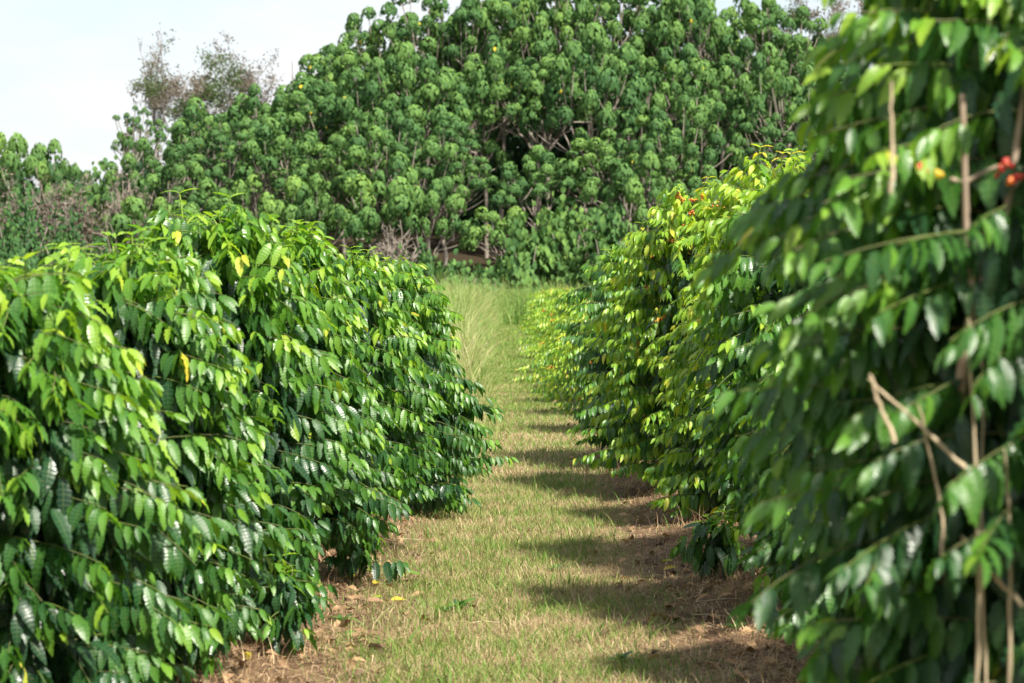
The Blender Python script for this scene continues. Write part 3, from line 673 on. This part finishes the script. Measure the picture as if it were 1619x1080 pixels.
SHR = [(30, 300, 100, 2.0, 'dark creeper-covered shrub at the far left edge below the pale dead twigs', .28, .2), (110, 340, 98, 1.6, 'creeper-covered shrub left of the tangle of fallen branches', .30, .2), (170, 262, 112, 2.1, 'rounded light green tree-like shrub under the open sky at left', .5, .34),
       (245, 350, 101, 1.6, 'dark small-leaved shrub right of the fallen branches', .22, .2), (20, 390, 94, 1.8, 'low leafy mound above the left row at the left edge', .3, .22), (150, 385, 95, 1.5, 'low leafy mound above the second left bush', .34, .22), (660, 395, 101, 1.5, 'low leafy shrub above the far end of the left row', .42, .28),
       (720, 412, 98, 1.4, 'pale low shrub behind the tallest grass tuft', .5, .28), (770, 420, 99, 1.2, 'small low shrub left of the dark gap at the path end', .42, .28), (830, 345, 103, 1.6, 'bright big-leaved mound at left above the far end of the path', .52, .36), (895, 320, 104, 2.0, 'largest bright big-leaved mound above the far end of the path', .55, .36),
       (960, 330, 102, 1.7, 'big-leaved mound at right, touching the right row outline', .48, .36), (1040, 340, 103, 1.8, 'big-leaved mound behind the top of the right row', .42, .34), (960, 445, 90, 1.0, 'low dark shrub beside the far right coffee bushes', .28, .2), (340, 390, 101, 2.0, 'leafy mound behind the tallest left bush', .3, .25), (480, 400, 101, 2.0, 'leafy mound behind the reddish-tipped left bush', .28, .25), (570, 400, 101, 1.8, 'leafy mound right behind the middle of the left row', .3, .25)]
for i, (px, ty, d, R_, lb, ag, ls) in enumerate(SHR): shrub(px, ty, d, R_, 200 + i, lb, ag, ls, n=int(1500 * R_ / 1.8 * (.3 / ls) ** 1.2))

# the mass of the wood behind the first trees
rng = np.random.default_rng(33); n = 130000
x = rng.uniform(-95, 95, n); top = np.interp(805 + x / 134 * FPX, [-1600, -900, -200, 150, 240, 330, 480, 560, 640, 760, 1000, 1200, 1320, 1500, 1800], [250, 200, 290, 285, 260, 235, 200, 150, 120, 130, 90, 110, 150, 160, 160])
y = 134 + 7 * rng.random(n) + 1.5 * np.sin(x * 1.1); g_ = gz(x, y); tz = EYE - (top - 440) / FPX * 134 + 1.0 * np.sin(x * 1.7) + .6 * np.sin(x * 3.9 + 1)
z = g_ + (tz - g_) * rng.random(n) ** .8
lv = Leaves(); lv.add(np.stack([x, y, z], 1), np.stack([rng.normal(0, .4, n), -.6 + 0 * x, -.8 + 0 * x], 1), np.stack([rng.normal(0, .5, n), -1 + rng.normal(0, .4, n), .5 + 0 * x], 1), rng.uniform(.3, .6, n), np.clip(.02 + .1 * rng.random(n), 0, 1))  # darkest leaf tones, deep shade of the wood put into the colour
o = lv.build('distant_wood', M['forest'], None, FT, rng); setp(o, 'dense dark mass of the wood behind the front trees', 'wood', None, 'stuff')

# wispy, half-dead trees and bare tangles
M['wisp'] = leaf_mat('wispy_leaf', [(0, (.11, .09, .075)), (.45, (.17, .14, .11)), (.6, (.06, .09, .035)), (1, (.08, .13, .04))], rough=.7, transl=.2, vstr=0)
def wispy(px, topy, d, Rm, seed, label, name='half_dead_tree', leafy=.5, depth=5, cat='tree', spread=.55, nleaf=5, mat='deadwood', lean=0, group='wispy half-dead trees of the wood', green=.4, stems=3, flat=.0):
    rng = np.random.default_rng(seed); x = (px - 805) / FPX * d
    g0 = float(gz(x, d)); top = EYE - (topy - 440) / FPX * d; Ht = top - g0
    root = empty(name, (x, d, g0), label, cat, group); segs = []; tips = []
    def rec(p, dr, ln, r, dep, side):
        e = p + dr * ln; segs.append((p, (p + e) / 2 + rng.normal(0, ln * .10, 3), e, r, dep))
        if dep <= 1: tips.append(e)
        if dep == 0: return
        # one leading shoot, one or two side shoots that leave at wide angles
        rec(e, unit(dr + rng.normal(0, .22, 3) + np.array([0, 0, .05 - flat])), ln * rng.uniform(.70, .9), r * .72, dep - 1, 0)
        for k in range(1 if rng.random() < .45 else 2):
            if rng.random() < .16 and dep < 4: continue
            a = rng.uniform(0, 6.28); o = np.array([math.cos(a), math.sin(a), rng.uniform(-.25, .5)])
            rec(e, unit(dr * .6 + o * spread * 1.5), ln * rng.uniform(.45, .8), r * .55, dep - 1, 1)
    for k in range(stems): rec(np.array([rng.normal(0, .3), rng.normal(0, .2), -.1]), unit([rng.normal(lean, .2), rng.normal(0, .15), 1]), 1.0, .05, depth, 0)
    zt = max(q[2][2] for q in segs); rt = float(np.percentile([np.hypot(q[2][0], q[2][1]) for q in segs], 85))
    K = np.array([Rm / rt, Rm / rt, Ht / zt]); t = Tubes(); lv = Leaves()
    for p, m_, e, r, dep in segs: t.add(bez(p * K, m_ * K, e * K, 4), np.linspace(r, r * .65, 4) * (Ht / 5) ** .5 * (.9 if dep > 1 else 1.0) * 1.1 + .008, 5)
    ph = rng.uniform(0, 6.28, 3)
    for e in tips:
        q = e * K
        w_ = math.sin(q[0] * 1.5 + ph[0]) * math.sin(q[2] * 1.3 + ph[1]) + .5 * math.sin(q[0] * .6 + ph[2])
        if rng.random() > leafy * (1.2 if w_ > -.15 else .25): continue
        gg = w_ > .8 - green * 1.2; k = nleaf
        c = q + rng.normal(0, .1, 3)
        lv.add(c + rng.normal(0, .17, (k, 3)), rng.normal(0, 1, (k, 3)) - [0, 0, .4], rng.normal(0, 1, (k, 3)) + [0, 0, .6], rng.uniform(.12, .25, k), rng.uniform(.6, 1, k) if gg else rng.uniform(0, .45, k))
    t.build('trunk', M[mat], root)
    if lv.P: lv.build('crown', M['wisp'], root, CT_FAR, rng)
    return root
wispy(322, 52, 136, 3.8, 301, 'tall wispy grey-brown tree with thin crown against the sky at left', leafy=.95, depth=8, spread=.6, nleaf=10, stems=2, lean=.05)
wispy(395, 112, 134, 2.0, 302, 'smaller wispy tree leaning right beside the tall grey-brown one', leafy=.75, depth=7, spread=.55, nleaf=9, stems=2, lean=.25)
wispy(262, 58, 137, 1.3, 303, 'thin nearly bare tree at the left of the wispy group', leafy=.4, depth=6, spread=.5, nleaf=6, stems=1, lean=-.05)
wispy(1315, -60, 135, 3.6, 304, 'wispy grey-brown tree at top right above the near dark bush', leafy=1, depth=8, spread=.5, nleaf=24, green=.0, stems=2)
wispy(1420, -70, 137, 3.2, 305, 'wispy grey tree half hidden by the near dark bush', leafy=.8, depth=7, spread=.5, nleaf=10, green=.1, stems=2)
DG = 'pale dead bushes in the wood'
def dead(px, ty, d, R_, seed, lb, leafy=.35, depth=6, spread=.6, stems=5, flat=0): wispy(px, ty, d, R_, seed, lb, 'dead_bush', leafy, depth, 'dead bush', spread, 5, 'deadbush', 0, DG, -2, stems, flat)
dead(35, 262, 108, 1.9, 311, 'pale pinkish dead bush at the far left edge', .8)
dead(100, 265, 109, 1.7, 312, 'pale pinkish dead bush right of the one at the left edge', .8)
dead(205, 262, 107, 1.1, 313, 'bare pale shrub standing left of the dark creeper shrub', .3)
dead(180, 338, 95.5, 1.6, 314, 'tangle of pale fallen branches in the dark hollow at left', 0, 5, .9, 7, .25)
dead(612, 348, 101, 1.3, 315, 'bare pale branching stems above the middle of the left row', 0, 5, .6, 5)
dead(475, 98, 126, .35, 316, 'single thin bare sapling poking above the canopy at left', 0, 4, .4, 1)
for i, (px, ty) in enumerate([(20, 232), (75, 262)]): tree_at(px, ty, 120, 1.7, 6 + i, ('small round-clustered tree at the left edge of the skyline', 'small round-clustered tree next to the left edge one')[i])
forest_tree(((222 - 805) / FPX * 124, 124), EYE - (172 - 440) / FPX * 124 - float(gz(-19, 124)), 1.5, 330, 'open slender tree with small leaf balls on the skyline, left of the wispy tree', rz=.3, nball=42, br=.24, age=.2)
